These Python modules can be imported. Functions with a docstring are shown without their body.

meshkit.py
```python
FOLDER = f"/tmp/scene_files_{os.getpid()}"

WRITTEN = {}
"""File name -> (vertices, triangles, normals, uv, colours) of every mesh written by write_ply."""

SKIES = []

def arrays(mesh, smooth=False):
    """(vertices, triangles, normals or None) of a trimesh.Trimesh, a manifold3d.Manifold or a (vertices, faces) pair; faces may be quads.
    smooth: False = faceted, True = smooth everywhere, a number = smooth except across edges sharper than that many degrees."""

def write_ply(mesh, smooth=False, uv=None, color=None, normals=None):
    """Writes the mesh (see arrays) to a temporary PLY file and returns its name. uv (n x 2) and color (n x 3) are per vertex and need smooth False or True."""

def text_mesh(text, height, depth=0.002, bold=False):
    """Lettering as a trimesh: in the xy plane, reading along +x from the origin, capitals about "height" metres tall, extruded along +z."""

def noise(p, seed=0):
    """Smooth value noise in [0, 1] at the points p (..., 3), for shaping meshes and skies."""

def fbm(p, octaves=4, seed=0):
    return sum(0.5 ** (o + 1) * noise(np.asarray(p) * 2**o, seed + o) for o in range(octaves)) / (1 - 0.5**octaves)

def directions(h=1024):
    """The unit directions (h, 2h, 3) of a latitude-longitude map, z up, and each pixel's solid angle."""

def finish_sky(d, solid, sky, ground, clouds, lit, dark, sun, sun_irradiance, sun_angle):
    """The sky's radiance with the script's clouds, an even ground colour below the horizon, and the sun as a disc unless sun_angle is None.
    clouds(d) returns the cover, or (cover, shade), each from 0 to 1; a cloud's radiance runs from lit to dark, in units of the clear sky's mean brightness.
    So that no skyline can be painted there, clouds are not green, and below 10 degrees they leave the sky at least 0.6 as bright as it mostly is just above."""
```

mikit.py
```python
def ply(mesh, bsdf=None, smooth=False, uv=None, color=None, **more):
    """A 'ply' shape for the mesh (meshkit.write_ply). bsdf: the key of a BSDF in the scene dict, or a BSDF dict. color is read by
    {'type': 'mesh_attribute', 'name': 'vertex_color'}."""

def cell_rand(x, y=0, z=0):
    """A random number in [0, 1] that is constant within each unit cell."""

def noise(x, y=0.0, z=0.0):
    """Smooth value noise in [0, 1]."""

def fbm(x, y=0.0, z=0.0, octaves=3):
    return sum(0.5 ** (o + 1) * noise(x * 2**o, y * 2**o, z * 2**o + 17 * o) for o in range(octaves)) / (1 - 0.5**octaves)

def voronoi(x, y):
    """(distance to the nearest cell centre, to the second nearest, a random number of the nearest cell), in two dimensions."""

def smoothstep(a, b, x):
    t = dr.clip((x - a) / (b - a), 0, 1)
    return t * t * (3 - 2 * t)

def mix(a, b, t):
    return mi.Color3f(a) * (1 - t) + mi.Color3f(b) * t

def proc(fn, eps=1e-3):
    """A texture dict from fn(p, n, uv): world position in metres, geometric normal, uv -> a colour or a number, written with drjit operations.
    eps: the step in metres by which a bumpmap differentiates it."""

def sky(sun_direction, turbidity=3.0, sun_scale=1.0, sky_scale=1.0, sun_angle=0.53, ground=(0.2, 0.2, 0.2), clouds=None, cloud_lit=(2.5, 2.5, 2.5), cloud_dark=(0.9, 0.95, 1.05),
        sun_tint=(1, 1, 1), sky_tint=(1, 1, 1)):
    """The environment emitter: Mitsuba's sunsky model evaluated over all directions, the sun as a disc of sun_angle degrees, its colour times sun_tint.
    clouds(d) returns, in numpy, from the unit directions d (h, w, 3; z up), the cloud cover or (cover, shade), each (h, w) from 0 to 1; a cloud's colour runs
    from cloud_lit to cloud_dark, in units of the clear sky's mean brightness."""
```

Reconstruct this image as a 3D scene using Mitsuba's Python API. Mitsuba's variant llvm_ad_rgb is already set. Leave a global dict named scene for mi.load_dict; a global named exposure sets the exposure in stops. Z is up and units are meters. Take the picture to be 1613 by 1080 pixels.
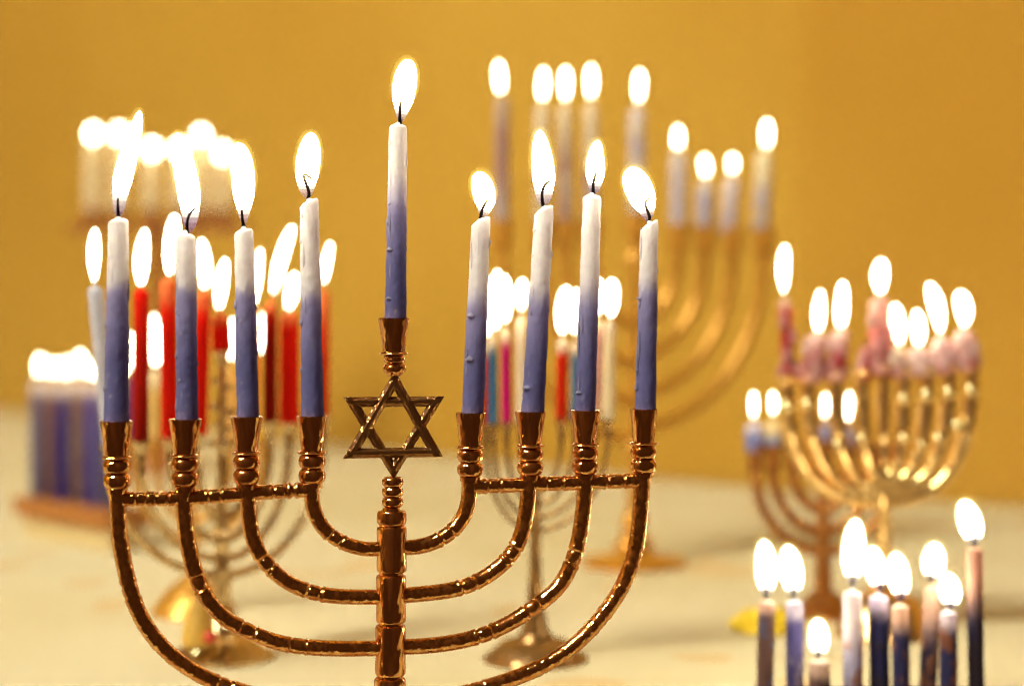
import math, random
import numpy as np
import trimesh
import manifold3d as m3
import mitsuba as mi
import drjit as dr
import mikit, meshkit

T = mi.ScalarTransform4f
scene, labels = {}, {}
rng = np.random.default_rng(7)

# ---------------------------------------------------------------- camera, lamps, exposure
K = 3.41e-4                 # tangent per pixel of the 1613 px wide photograph
EYE = 0.215                 # eye height above the table top (z = 0)
PITCH = math.atan(90 * K)   # the horizon lies 90 px above the middle
exposure = 0.0
fwd = np.array([0, math.cos(PITCH), -math.sin(PITCH)])
upv = np.array([0, math.sin(PITCH), math.cos(PITCH)])
eye = np.array([0, 0, EYE])
scene['camera'] = {'type': 'thinlens', 'fov': 2 * math.degrees(math.atan(806.5 * K)), 'fov_axis': 'x', 'near_clip': 0.02, 'far_clip': 50.0,
                   'aperture_radius': 0.0083, 'focus_distance': 0.805,
                   'to_world': T().look_at(origin=eye.tolist(), target=(eye + fwd).tolist(), up=[0, 0, 1])}
scene['room_light'] = {'type': 'constant', 'sampling_weight': 8.0, 'radiance': {'type': 'rgb', 'value': [0.055, 0.022, 0.009]}}
LAMP = (34.0, 33.4, 26.4)
FLAME = (21.0, 18.5, 12.0)


def P(c, r, y):
    """The point at depth y behind the picture's pixel (c, r)."""
    d = fwd + upv * ((540 - r) * K) + np.array([1.0, 0, 0]) * ((c - 806.5) * K)
    return eye + d * (y / d[1])


class Plane:
    """An upright plane, a little turned: depth y0 at column c0, changing by slope metres per 100 columns."""
    def __init__(self, y0, c0, slope=0.0):
        self.y0, self.c0, self.slope = y0, c0, slope

    def y(self, c):
        return self.y0 + self.slope * (c - self.c0) / 100

    def __call__(self, c, r, dy=0.0):
        return P(c, r, self.y(c) + dy)

    def s(self, c):
        return K * self.y(c)

    def moved(self, dy):
        return Plane(self.y0 + dy, self.c0, self.slope)


# ---------------------------------------------------------------- materials
def rgb(*v):
    return {'type': 'rgb', 'value': list(v)}


def metal(key, refl, bump, freq, rough=0.25, patina=0.3, dark=(0.16, 0.06, 0.02), metallic=0.4, vert=0.45, refl_streak=None):
    def hgt(p, n, uv, f=freq):
        return mikit.fbm(p.x * f, p.y * f, p.z * f * vert, 2 if vert < 0.6 else 3)
    scene[key] = {'type': 'twosided', 'bsdf': {'type': 'blendbsdf', 'weight': patina if refl_streak is None else mikit.proc(lambda p, n, uv: mikit.mix(0, 1, 0).x + refl_streak[0] + (refl_streak[1] - refl_streak[0]) * mikit.smoothstep(0.35, 0.68, mikit.fbm(p.x * 520, p.y * 520, p.z * (30 if vert < 0.6 else 300), 2))),  # streaks in the blend imitate varied reflections along the metal
                  'a': {'type': 'bumpmap', 'bump': mikit.proc(hgt, 2e-4), 'scale': bump,
                        'bsdf': {'type': 'conductor', 'material': 'none', 'specular_reflectance': rgb(*refl)}},
                  'b': {'type': 'principled', 'base_color': rgb(*dark), 'roughness': rough, 'metallic': metallic}}}


metal('bronze', (0.82, 0.45, 0.165), 0.0007, 380, 0.33, 0.16, (0.46, 0.13, 0.025), 0.7, refl_streak=(0.03, 0.45))
metal('cast_bronze', (0.82, 0.46, 0.17), 0.0005, 480, 0.33, 0.16, (0.50, 0.16, 0.03), 0.75, 0.9, refl_streak=(0.04, 0.36))
metal('star_bronze', (0.54, 0.27, 0.085), 0.0012, 500, 0.45, 0.4, (0.22, 0.09, 0.025), 0.5)
metal('silver_gilt', (0.90, 0.72, 0.42), 0.003, 260, 0.3, 0.30, (0.42, 0.22, 0.08))
metal('brown_brass', (0.66, 0.32, 0.08), 0.002, 200, 0.35, 0.55, (0.30, 0.10, 0.016))
metal('dark_bronze', (0.60, 0.34, 0.10), 0.002, 200, 0.35, 0.60, (0.24, 0.115, 0.03))
metal('gold_brass', (0.85, 0.47, 0.12), 0.002, 160, 0.35, 0.8, (0.60, 0.285, 0.035))
metal('pale_brass', (0.95, 0.72, 0.36), 0.002, 140, 0.2, 0.5, (0.95, 0.60, 0.24), 0.85)
scene['glint_brass'] = {'type': 'twosided', 'bsdf': {'type': 'conductor', 'material': 'none', 'specular_reflectance': rgb(0.95, 0.78, 0.45)}}
scene['wax'] = {'type': 'principledthin', 'base_color': {'type': 'mesh_attribute', 'name': 'vertex_color'}, 'roughness': 0.4, 'diff_trans': 0.9, 'eta': 1.4, 'sheen': 0.5}
scene['wick_black'] = {'type': 'diffuse', 'reflectance': rgb(0.006, 0.004, 0.004)}
scene['flame_gas'] = {'type': 'mask', 'opacity': mikit.proc(lambda p, n, uv: mi.Float(0.12) + 0 * p.x), 'bsdf': {'type': 'diffuse', 'reflectance': rgb(0, 0, 0)}}

scene['bloom_clear'] = {'type': 'null'}  # clear surface of the added bloom shells round the flames


def wall_paint(p, n, uv):
    a = mikit.fbm(p.x * 2.2, p.y * 2.2, p.z * 1.7, 3)
    paint = mikit.mix((0.515, 0.298, 0.050), (0.475, 0.262, 0.040), mikit.smoothstep(0.3, 0.7, a))
    return paint * mikit.mix((1, 1, 1), (0.97, 0.90, 0.85), mikit.smoothstep(-0.02, 0.02, p.x - 0.3014))     # slightly browner right of the corner


def table_paint(p, n, uv):
    a = mikit.fbm(p.x * 6, p.y * 5, 0.3, 4)
    b = mikit.smoothstep(0.72, 0.8, mikit.noise(p.x * 26, p.y * 26, 4.0)) * mikit.smoothstep(0.5, 0.7, mikit.noise(p.x * 7, p.y * 7, 9.0))
    return mikit.mix(mikit.mix((0.55, 0.485, 0.325), (0.51, 0.440, 0.265), mikit.smoothstep(0.3, 0.75, a)), (0.52, 0.33, 0.13), b * 0.5)


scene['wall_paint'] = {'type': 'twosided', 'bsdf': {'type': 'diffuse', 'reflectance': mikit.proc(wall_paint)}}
scene['table_paint'] = {'type': 'twosided', 'bsdf': {'type': 'principled', 'base_color': mikit.proc(table_paint), 'roughness': 0.55, 'specular': 0.3}}
scene['orange_wood'] = {'type': 'twosided', 'bsdf': {'type': 'principled', 'base_color': mikit.proc(
    lambda p, n, uv: mikit.mix((0.42, 0.16, 0.035), (0.32, 0.11, 0.02), mikit.fbm(p.x * 60, p.y * 60, p.z * 400, 3))), 'roughness': 0.4}}
scene['yellow_wood'] = {'type': 'twosided', 'bsdf': {'type': 'principled', 'base_color': rgb(0.58, 0.44, 0.22), 'roughness': 0.5}}
scene['brown_wood'] = {'type': 'twosided', 'bsdf': {'type': 'principled', 'base_color': rgb(0.30, 0.09, 0.015), 'roughness': 0.5}}
scene['yellow_foil'] = {'type': 'twosided', 'bsdf': {'type': 'principled', 'base_color': rgb(0.85, 0.62, 0.03), 'roughness': 0.4, 'specular': 0.5}}
scene['yellow_enamel'] = {'type': 'twosided', 'bsdf': {'type': 'principled', 'base_color': rgb(0.55, 0.32, 0.05), 'roughness': 0.45, 'specular': 0.6}}
scene['red_enamel'] = {'type': 'twosided', 'bsdf': {'type': 'principled', 'base_color': rgb(0.55, 0.03, 0.01), 'roughness': 0.2, 'specular': 0.6}}
scene['lamp_white'] = {'type': 'diffuse', 'reflectance': rgb(0.8, 0.8, 0.8)}


# ---------------------------------------------------------------- mesh helpers
def sweep(pts, rad, n=24, caps=True, wob=None):
    """A tube round the points with a radius at each; (vertices, faces, ring index of each vertex, angle of each vertex)."""
    pts, rad = np.asarray(pts, float), np.asarray(rad, float)
    tan = np.gradient(pts, axis=0)
    for i in range(len(pts)):                       # where points coincide, take the nearest tangent
        if np.linalg.norm(tan[i]) < 1e-9:
            tan[i] = tan[i - 1]
    tan /= np.linalg.norm(tan, axis=1, keepdims=True)
    a = np.array([0, 1.0, 0]) if abs(tan[0][1]) < 0.9 else np.array([1.0, 0, 0])
    a = a - tan[0] * (a @ tan[0])
    ang = np.arange(n) * 2 * np.pi / n
    V = []
    for i in range(len(pts)):
        a = a - tan[i] * (a @ tan[i])
        a /= np.linalg.norm(a)
        b = np.cross(tan[i], a)
        rr = rad[i] if wob is None else rad[i] * wob[i]
        rr = np.broadcast_to(rr, (n,))
        V.append(pts[i] + rr[:, None] * (np.cos(ang)[:, None] * a + np.sin(ang)[:, None] * b))
    m = len(pts)
    V = np.vstack(V)
    i, j = np.meshgrid(np.arange(m - 1), np.arange(n), indexing='ij')
    q = np.stack([i * n + j, i * n + (j + 1) % n, (i + 1) * n + (j + 1) % n, (i + 1) * n + j], -1).reshape(-1, 4)
    F = np.vstack([q[:, [0, 1, 2]], q[:, [0, 2, 3]]])
    if caps:
        V = np.vstack([V, pts[0], pts[-1]])
        j = np.arange(n)
        F = np.vstack([F, np.stack([j * 0 + m * n, (j + 1) % n, j], 1), np.stack([j * 0 + m * n + 1, (m - 1) * n + j, (m - 1) * n + (j + 1) % n], 1)])
    return V, F


def tm(vf):
    return trimesh.Trimesh(vf[0], vf[1], process=False)


def cat(*ms):
    return trimesh.util.concatenate([tm(m) if isinstance(m, tuple) else m for m in ms])


def spline(pts, n):
    """A smooth curve through the 2-D points, n samples evenly spaced."""
    from scipy.interpolate import PchipInterpolator, CubicSpline
    p = np.asarray(pts, float)
    d = np.concatenate([[0], np.cumsum(np.linalg.norm(np.diff(p, axis=0), axis=1))])
    f = CubicSpline(d, p) if len(p) > 2 else (lambda t: p[0] + (p[1] - p[0]) * (np.asarray(t) / d[-1])[:, None])
    t = np.linspace(0, d[-1], n * 6)
    q = f(t)
    e = np.concatenate([[0], np.cumsum(np.linalg.norm(np.diff(q, axis=0), axis=1))])
    u = np.linspace(0, e[-1], n)
    return np.stack([np.interp(u, e, q[:, k]) for k in (0, 1)], 1)


def number(name):
    if name not in scene and not any(k.startswith(name + '__') for k in scene) and name not in labels:
        return name
    i = 1
    while f'{name}_{i:03d}' in scene or f'{name}_{i:03d}' in labels or any(k.startswith(f'{name}_{i:03d}__') for k in scene):
        i += 1
    return f'{name}_{i:03d}'


def obj(name, mesh, mat, parent=None, smooth=35, **kw):
    key = number(name if parent is None else parent + '__' + name)
    scene[key] = mikit.ply(mesh, mat, smooth, **kw)
    return key


def tag(key, label, category, group=None, kind=None):
    labels[key] = {'label': label}
    if category:
        labels[key]['category'] = category
    if group:
        labels[key]['group'] = group
    if kind:
        labels[key]['kind'] = kind


def lathe(pl, c, prof, n=28, lean=0.0, wob=None, dy=0.0):
    """A turned piece standing in the plane: prof = [(row, width in px), ...] from the top down; lean in columns per row."""
    r0 = prof[0][0]
    pts = [pl(c + lean * (r - r0), r, dy) for r, w in prof]
    return sweep(pts, [w / 2 * pl.s(c) for r, w in prof], n, True, wob)


def bead(r0, r1, w, neck, k=9):
    """Profile of a rounded bead between two rows."""
    out = []
    for t in np.linspace(0, 1, k):
        out.append((r0 + (r1 - r0) * t, neck + (w - neck) * math.sin(math.pi * t) ** 0.55 if 0 < t < 1 else neck))
    return out


# ---------------------------------------------------------------- setting: wall and table
def wall_y(c):
    return EYE / (K * (195 + 0.103 * c))


def ground(c, y):
    return np.array([(c - 806.5) * K * y, y, 0.0])


wl, wr = ground(0, wall_y(0)), ground(1613, wall_y(1613))
wd = (wr - wl) / np.linalg.norm(wr - wl)
wn = np.array([wd[1], -wd[0], 0])               # towards the camera
corner = ground(1262, wall_y(1262))
far = ground(1613, EYE / (K * 347))
wd2 = (far - corner) / np.linalg.norm(far - corner)
line = [np.array([-3.3, -0.6, 0]), wl - wd * 2.6, corner, corner + wd2 * 1.6]  # first stretch: unseen left return, added to give the bronze amber reflections
back = [line[0] + np.array([-0.12, 0, 0]), line[1] + np.array([-0.12, 0.45, 0]), line[2] - wn * 0.12, line[3] - wn * 0.12]
V, F = [], []
from shapely.geometry import Polygon
poly = Polygon([tuple(p[:2]) for p in line] + [tuple(p[:2]) for p in back[::-1]])
wm = trimesh.creation.extrude_polygon(poly, 3.2, engine='earcut')
wm.apply_translation([0, 0, -0.75])
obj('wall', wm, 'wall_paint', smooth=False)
tag('wall', 'plain amber yellow wall behind the table', 'wall', kind='structure')
edge = [p + wn * 0.012 for p in line[1:]]
tp = Polygon([tuple((edge[0])[:2]), tuple(edge[1][:2]), tuple((edge[1] + wd2 * 1.2)[:2]), (1.3, 0.735), (-2.0, 0.735), tuple((edge[0])[:2])]).buffer(0)
tb = trimesh.creation.extrude_polygon(tp, 0.03, engine='earcut')
tb.apply_translation([0, 0, -0.03])
obj('table', tb, 'table_paint', smooth=False)
tag('table', 'cream table top that all the lit menorahs stand on', 'table')

lamp = trimesh.creation.icosphere(3, 0.85)
lamp.apply_translation([-2.2, -0.8, 3.2])
k_ = obj('ceiling_lamp', lamp, 'lamp_white', smooth=True)
scene[k_]['emitter'] = {'type': 'area', 'radiance': rgb(*LAMP), 'sampling_weight': 70.0}
tag(k_, 'round warm lamp hanging high above the near side of the table', 'lamp')


# ---------------------------------------------------------------- candles
def lerp3(a, b, t):
    return np.asarray(a) * (1 - t[..., None]) + np.asarray(b) * t[..., None]


def sstep(a, b, x):
    t = np.clip((x - a) / (b - a), 0, 1)
    return t * t * (3 - 2 * t)


def flame(key, pl, pts, w, wide=0.55, n=20, bands=0, blunt=1.0, power=1.0, base=0.22, dy=0.0):
    """A flame round the spine pts (pixels, from the wick up), w px wide at most, widest at the share 'wide' of its height."""
    m = 40
    q = spline(pts, m)
    t = np.linspace(0, 1, m)
    u = t ** (math.log(0.5) / math.log(wide))
    prof = np.sqrt(np.clip(1 - np.abs(2 * u - 1) ** (2.0 * blunt), 0, 1))
    low = base * np.clip(1 - t / 0.25, 0, 1)
    r = np.maximum(prof, low * (t < 0.3)) * w / 2
    r[-1] = 0.02 * w
    r[0] = max(r[0], base * w / 2 * 0.6)
    pos = [pl(c, rr, dy) for c, rr in q]
    V, F = sweep(pos, r * pl.s(q[0][0]), n, True)
    F = F[:, ::-1]                              # it glows inwards, so that the wick is seen inside
    ring = np.minimum(F.min(1), (m - 1) * n) // n
    cuts = [0, 2, 4, 6, 8][:bands + 1] if bands else [0]
    cols = [(0.04, 0.05, 0.14), (0.12, 0.13, 0.26), (0.38, 0.37, 0.45), (1.1, 1.0, 0.95)]
    ring = np.where((F == m * n).any(1), 0, np.where((F == m * n + 1).any(1), m - 1, ring))
    top = ring >= cuts[-1]
    main = trimesh.Trimesh(V, F[top], process=False)
    main.remove_unreferenced_vertices()
    k = obj('flame', main, 'flame_gas', key, True)
    scene[k]['emitter'] = {'type': 'area', 'radiance': rgb(*FLAME)}
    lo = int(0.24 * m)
    for grow, col in ((2.5, (0.30, 0.25, 0.06)), (5.5, (0.16, 0.125, 0.025)), (9.5, (0.08, 0.06, 0.010)))[:3 if bands else 1]:  # dim glowing shells added outside the flame to imitate lens bloom
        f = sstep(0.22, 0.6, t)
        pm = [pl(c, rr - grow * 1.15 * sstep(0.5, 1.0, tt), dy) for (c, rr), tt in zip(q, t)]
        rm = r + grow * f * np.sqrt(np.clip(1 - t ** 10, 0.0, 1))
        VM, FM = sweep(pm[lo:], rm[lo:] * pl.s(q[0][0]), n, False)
        km = obj('bloom_shell', (VM, FM), 'bloom_clear', k, True)
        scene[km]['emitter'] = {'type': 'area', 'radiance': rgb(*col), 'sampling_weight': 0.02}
    for b in range(bands):
        sel = (ring >= cuts[b]) & (ring < cuts[b + 1])
        mb = trimesh.Trimesh(V, F[sel], process=False)
        mb.remove_unreferenced_vertices()
        kb = obj('flame_foot', mb, 'flame_gas', k, True)
        scene[kb]['emitter'] = {'type': 'area', 'radiance': rgb(*cols[b]), 'sampling_weight': 0.02}


def wick(key, pl, pts, w=3.6, dy=0.0):
    q = spline(pts, 16)
    r = np.linspace(1.0, 0.55, 16) * w / 2 * pl.s(q[0][0])
    obj('wick', sweep([pl(c, rr, dy) for c, rr in q], r, 8), 'wick_black', key, True)


def candle(name, pl, bot, top, wb, wt, colour, flame_pts=None, flame_w=30, wick_pts=None, rows=40, n=20, rough=0.02, rim=(0, 0), drips=(), seed=0, dy=0.0, wick_w=5.4, bend=0.0, nib=8, sink=6, **fl):
    """A candle: key's own mesh is the wax. bot, top: pixels of its foot and shoulder; colour(row share t from the top, px below the top, angle, noise) -> colours."""
    key = number(name)
    (cb, rb), (ct, rt) = bot, top
    rb = rb + sink
    L = rb - rt
    dome, nibn = 6, 4
    t = np.concatenate([np.linspace(0, 1, rows)])
    px = t * L
    c = cb + (ct - cb) * t + bend * np.sin(math.pi * t)
    r = rb + (rt - rb) * t
    w = wb + (wt - wb) * t
    cc, rr, ww = list(c), list(r), list(w)
    for i in range(1, dome + 1):                # shoulder
        a = i / dome * math.pi / 2 * 0.93
        cc.append(ct)
        rr.append(rt - math.sin(a) * wt * 0.24)
        ww.append(wt * math.cos(a) ** 0.55)
    tipc, tipr = (wick_pts[0] if wick_pts else (ct, rt - wt * 0.45))
    hi = rr[-1]
    for i in range(1, nibn + 1):
        f = i / nibn
        cc.append(ct + (tipc - ct) * f)
        rr.append(min(hi, hi + (tipr - 2 - hi) * f) if tipr < hi else hi - 1.5 * f)
        ww.append(wt * (0.34 - 0.18 * f))
    pos = np.array([pl(a, b, dy) for a, b in zip(cc, rr)])
    s = pl.s(ct)
    ang = np.arange(n) * 2 * math.pi / n
    A, R = np.meshgrid(ang, np.arange(len(cc)))
    noise = meshkit.fbm(np.stack([np.cos(A) * 1.3 + seed * 7.1, np.sin(A) * 1.3 + seed * 3.3, np.array(rr)[R.astype(int)] / 26.0], -1), 3, seed) - 0.5
    fine = meshkit.fbm(np.stack([np.cos(A) * 3 + seed, np.sin(A) * 3, np.array(rr)[R.astype(int)] / 7.0], -1), 2, seed + 5) - 0.5
    wob = 1 + rough * (noise * 2.2 + fine * 0.9)
    V, F = sweep(pos, np.array(ww) / 2 * s, n, True, wob)
    # the uneven melted rim: raise the shoulder on one side
    if rim[0]:
        near = np.clip((np.arange(len(cc)) - (rows - 3)) / 3.0, 0, 1) * (np.arange(len(cc)) < rows + dome - 1)
        x = (V[:len(cc) * n, 0].reshape(-1, n) - pos[:, 0:1]) / (wt / 2 * s)
        V[:len(cc) * n, 2] += (near[:, None] * (rim[0] * x * s)).ravel()
    down = np.clip(np.array(rr)[R.astype(int)] - rt, -20, None)
    col = colour(down / L, down, A, noise * 2, fine * 2)
    col = np.clip(col, 0.004, 0.95).reshape(-1, 3)
    col = np.vstack([col, col[0], col[-1]])
    scene[key] = mikit.ply((V, F), 'wax', True, color=col)
    for k, (dc, dr_, dw, dh) in enumerate(drips):
        e = trimesh.creation.icosphere(2, 1.0)
        v = np.array(e.vertices)
        v[:, 2] = np.where(v[:, 2] > 0, v[:, 2] * 1.5, v[:, 2])
        v[:, :2] *= np.where(v[:, 2:3] > 0, np.clip(1 - v[:, 2:3] / 2.2, 0.3, 1), 1)
        fr = (dr_ - rt) / max(rb - rt, 1)
        cx = ct + (cb - ct) * fr
        half = 0.5 * (wt + (wb - wt) * fr)
        dc = cx + float(np.clip(dc - cx, -0.92 * half, 0.92 * half))
        side = (dc - cx) / (0.5 * (wt + (wb - wt) * fr))
        front = -math.sqrt(max(0.0, 1 - min(1, side * side))) * 0.5 * wt * s * 0.92
        v = v * np.array([dw * 1.3, dw, dh * 1.25]) / 2 * s + pl(dc, dr_, dy + front)
        k2 = colour(np.full((1, 1), max(fr, 0)), np.full((1, 1), dr_ - rt), np.zeros((1, 1)), np.zeros((1, 1)), np.zeros((1, 1))).reshape(3)
        k2 = k2 * 0.72 + np.array([0.85, 0.80, 0.80]) * 0.28
        obj('wax_drip', (v, np.array(e.faces)), 'wax', key, True, color=np.tile(k2, (len(v), 1)))
    if wick_pts:
        wick(key, pl, wick_pts, wick_w, dy)
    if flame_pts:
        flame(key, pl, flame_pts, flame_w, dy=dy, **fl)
    return key


def two_tone(edge, hi=(0.95, 0.90, 0.955), lo=(0.43, 0.385, 0.66), deep=(0.205, 0.19, 0.43), soft=24):
    """Dipped wax: white above, blue below the edge (px under the shoulder), scuffed."""
    def f(t, down, A, noise, fine):
        k = sstep(edge - soft, edge + soft, down + noise * 14)
        base = lerp3(hi, lerp3(lo, deep, sstep(edge - 10, edge + 130, down)), k)
        pale = np.clip((noise * fine) * 3 - 0.35, 0, 1) * 0.8
        return base * (1 + 0.10 * fine[..., None]) + pale[..., None] * (np.array([0.6, 0.58, 0.62]) - base) * k[..., None]
    return f


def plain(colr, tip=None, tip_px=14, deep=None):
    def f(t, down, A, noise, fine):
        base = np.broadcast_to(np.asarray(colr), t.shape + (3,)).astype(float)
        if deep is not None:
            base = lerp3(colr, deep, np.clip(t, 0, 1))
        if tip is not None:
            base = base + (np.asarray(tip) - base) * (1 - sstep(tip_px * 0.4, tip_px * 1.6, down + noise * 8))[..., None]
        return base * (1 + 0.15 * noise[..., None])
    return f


def mottled(a, b, tip, tip_px=16, scale=1.0):
    def f(t, down, A, noise, fine):
        k = sstep(-0.12, 0.12, noise * scale + 0.25 * np.sin(A * 1.0 + down / 40))
        base = lerp3(a, b, k)
        return base + (np.asarray(tip) - base) * (1 - sstep(tip_px * 0.4, tip_px * 1.8, down + noise * 10))[..., None]
    return f


# ---------------------------------------------------------------- the bronze menorah in front
FP = Plane(0.802, 617, 0.006)
M = 'bronze_menorah'


def tube_px(pl, pts, w, n=26, joints=(), m=70, wend=None, dy=0.0):
    """A round bar along pixel points with short ring-cut joints at the given points."""
    q = spline(pts, m * 2)
    d = np.concatenate([[0], np.cumsum(np.linalg.norm(np.diff(q, axis=0), axis=1))])
    r = np.linspace(w, wend or w, len(q)) / 2
    f = np.ones(len(q))
    for (jc, jr, jl) in joints:
        at = d[np.argmin((q[:, 0] - jc) ** 2 + (q[:, 1] - jr) ** 2)]
        for e in (-1, 1):
            x = d - (at + e * jl / 2)
            f *= 1 - 0.17 * np.exp(-(x / 1.6) ** 2) + 0.05 * np.exp(-((x + e * -4.5) / 2.4) ** 2) + 0.04 * np.exp(-((x - e * 5) / 3.0) ** 2)
    return sweep([pl(c, rr, dy) for c, rr in q], r * f * pl.s(q[len(q) // 2][0]), n)


# stem: four turned sections with a cut between them, a collar, three beads
secs = [(827, 901, 47, 617), (904, 980, 47.5, 616), (983, 1063, 48.5, 615), (1066, 1150, 50, 614), (1153, 1215, 50, 614)]
for (a, b, w, c) in secs:
    pr = [(a, w - 8), (a + 1.5, w - 3), (a + 5, w), (a + 14, w + 0.4), ((a + b) / 2, w - 1.4), (b - 12, w + 0.4), (b - 4, w), (b - 1.2, w - 3), (b, w - 8)]
    obj('stem_section', lathe(FP, c, pr, 40), 'bronze', M)
core = lathe(FP, 616, [(800, 26), (830, 38), (1215, 40)], 24)
obj('stem', cat(core, lathe(FP, 617, [(804, 30), (804.5, 42), (808, 46), (816, 47.5), (822, 46.5), (825, 43), (827, 40)], 40)), 'bronze', M)
pr = []
for (a, b) in ((751, 766), (766.5, 782), (782.5, 798)):
    pr += bead(a, b, 34, 26)
pr += [(799, 22), (806, 22)]
obj('stem_bead', lathe(FP, 618.5, pr, 36), 'bronze', M, 50)
obj('base', lathe(FP, 614, [(1212, 46), (1214, 66), (1219, 74), (1225, 66), (1228, 90), (1240, 130), (1250, 190), (1252, 230), (1256, 236), (1262, 232)], 48), 'bronze', M, 40)

# star: two interlaced triangles of ridged bars
def star_mesh(pl):
    c0, r0 = 620.0, 672.0
    s = pl.s(c0)
    tri = [[(622, 583), (540, 722), (698, 719)], [(541, 625), (700, 624), (620, 755)]]
    out = None
    hw, hd = 7.9, 8.5
    for k, tr in enumerate(tri):
        p = [np.array([a - c0, r0 - b]) for a, b in tr]
        cen = sum(p) / 3
        m = None
        for i in range(3):
            a, b = p[i], p[(i + 1) % 3]
            d = (b - a) / np.linalg.norm(b - a)
            nrm = np.array([-d[1], d[0]])
            if nrm @ (cen - a) < 0:
                nrm = -nrm
            A, B = a + nrm * hw - d * 9, b + nrm * hw + d * 9
            pts = []
            for e in (A, B):
                for (u, v) in ((-hw, -hd * .35), (-hw, hd * .35), (-hw * .3, hd), (hw * .3, hd), (hw, hd * .35), (hw, -hd * .35), (hw * .3, -hd), (-hw * .3, -hd)):
                    q = e + nrm * u
                    pts.append([q[0], v, q[1]])
            bar = m3.Manifold.hull_points(np.array(pts))
            m = bar if m is None else m + bar
        o = [cen + (q - cen) * 1.0 for q in p]
        clip = m3.Manifold.hull_points(np.array([[q[0], v, q[1]] for q in o for v in (-20, 20)]))
        m = m ^ clip
        m = m.translate([0, (-1.2, 1.2)[k], 0])
        out = m if out is None else out + m
    g = out.refine_to_length(2.2).to_mesh()
    v = np.array(g.vert_properties[:, :3]); f = np.array(g.tri_verts)
    t = trimesh.Trimesh(v, f, process=True)
    trimesh.smoothing.filter_taubin(t, iterations=4)
    v = np.array(t.vertices)
    v += (meshkit.fbm(v / 7.0, 2, 3)[:, None] - 0.5) * np.array([0.8, 1.6, 0.8])
    W = np.array([pl(c0 + x, r0 - z, y * s) for x, y, z in v])
    return trimesh.Trimesh(W, t.faces, process=False)


obj('star', star_mesh(FP), 'star_bronze', M, 40)


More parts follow.
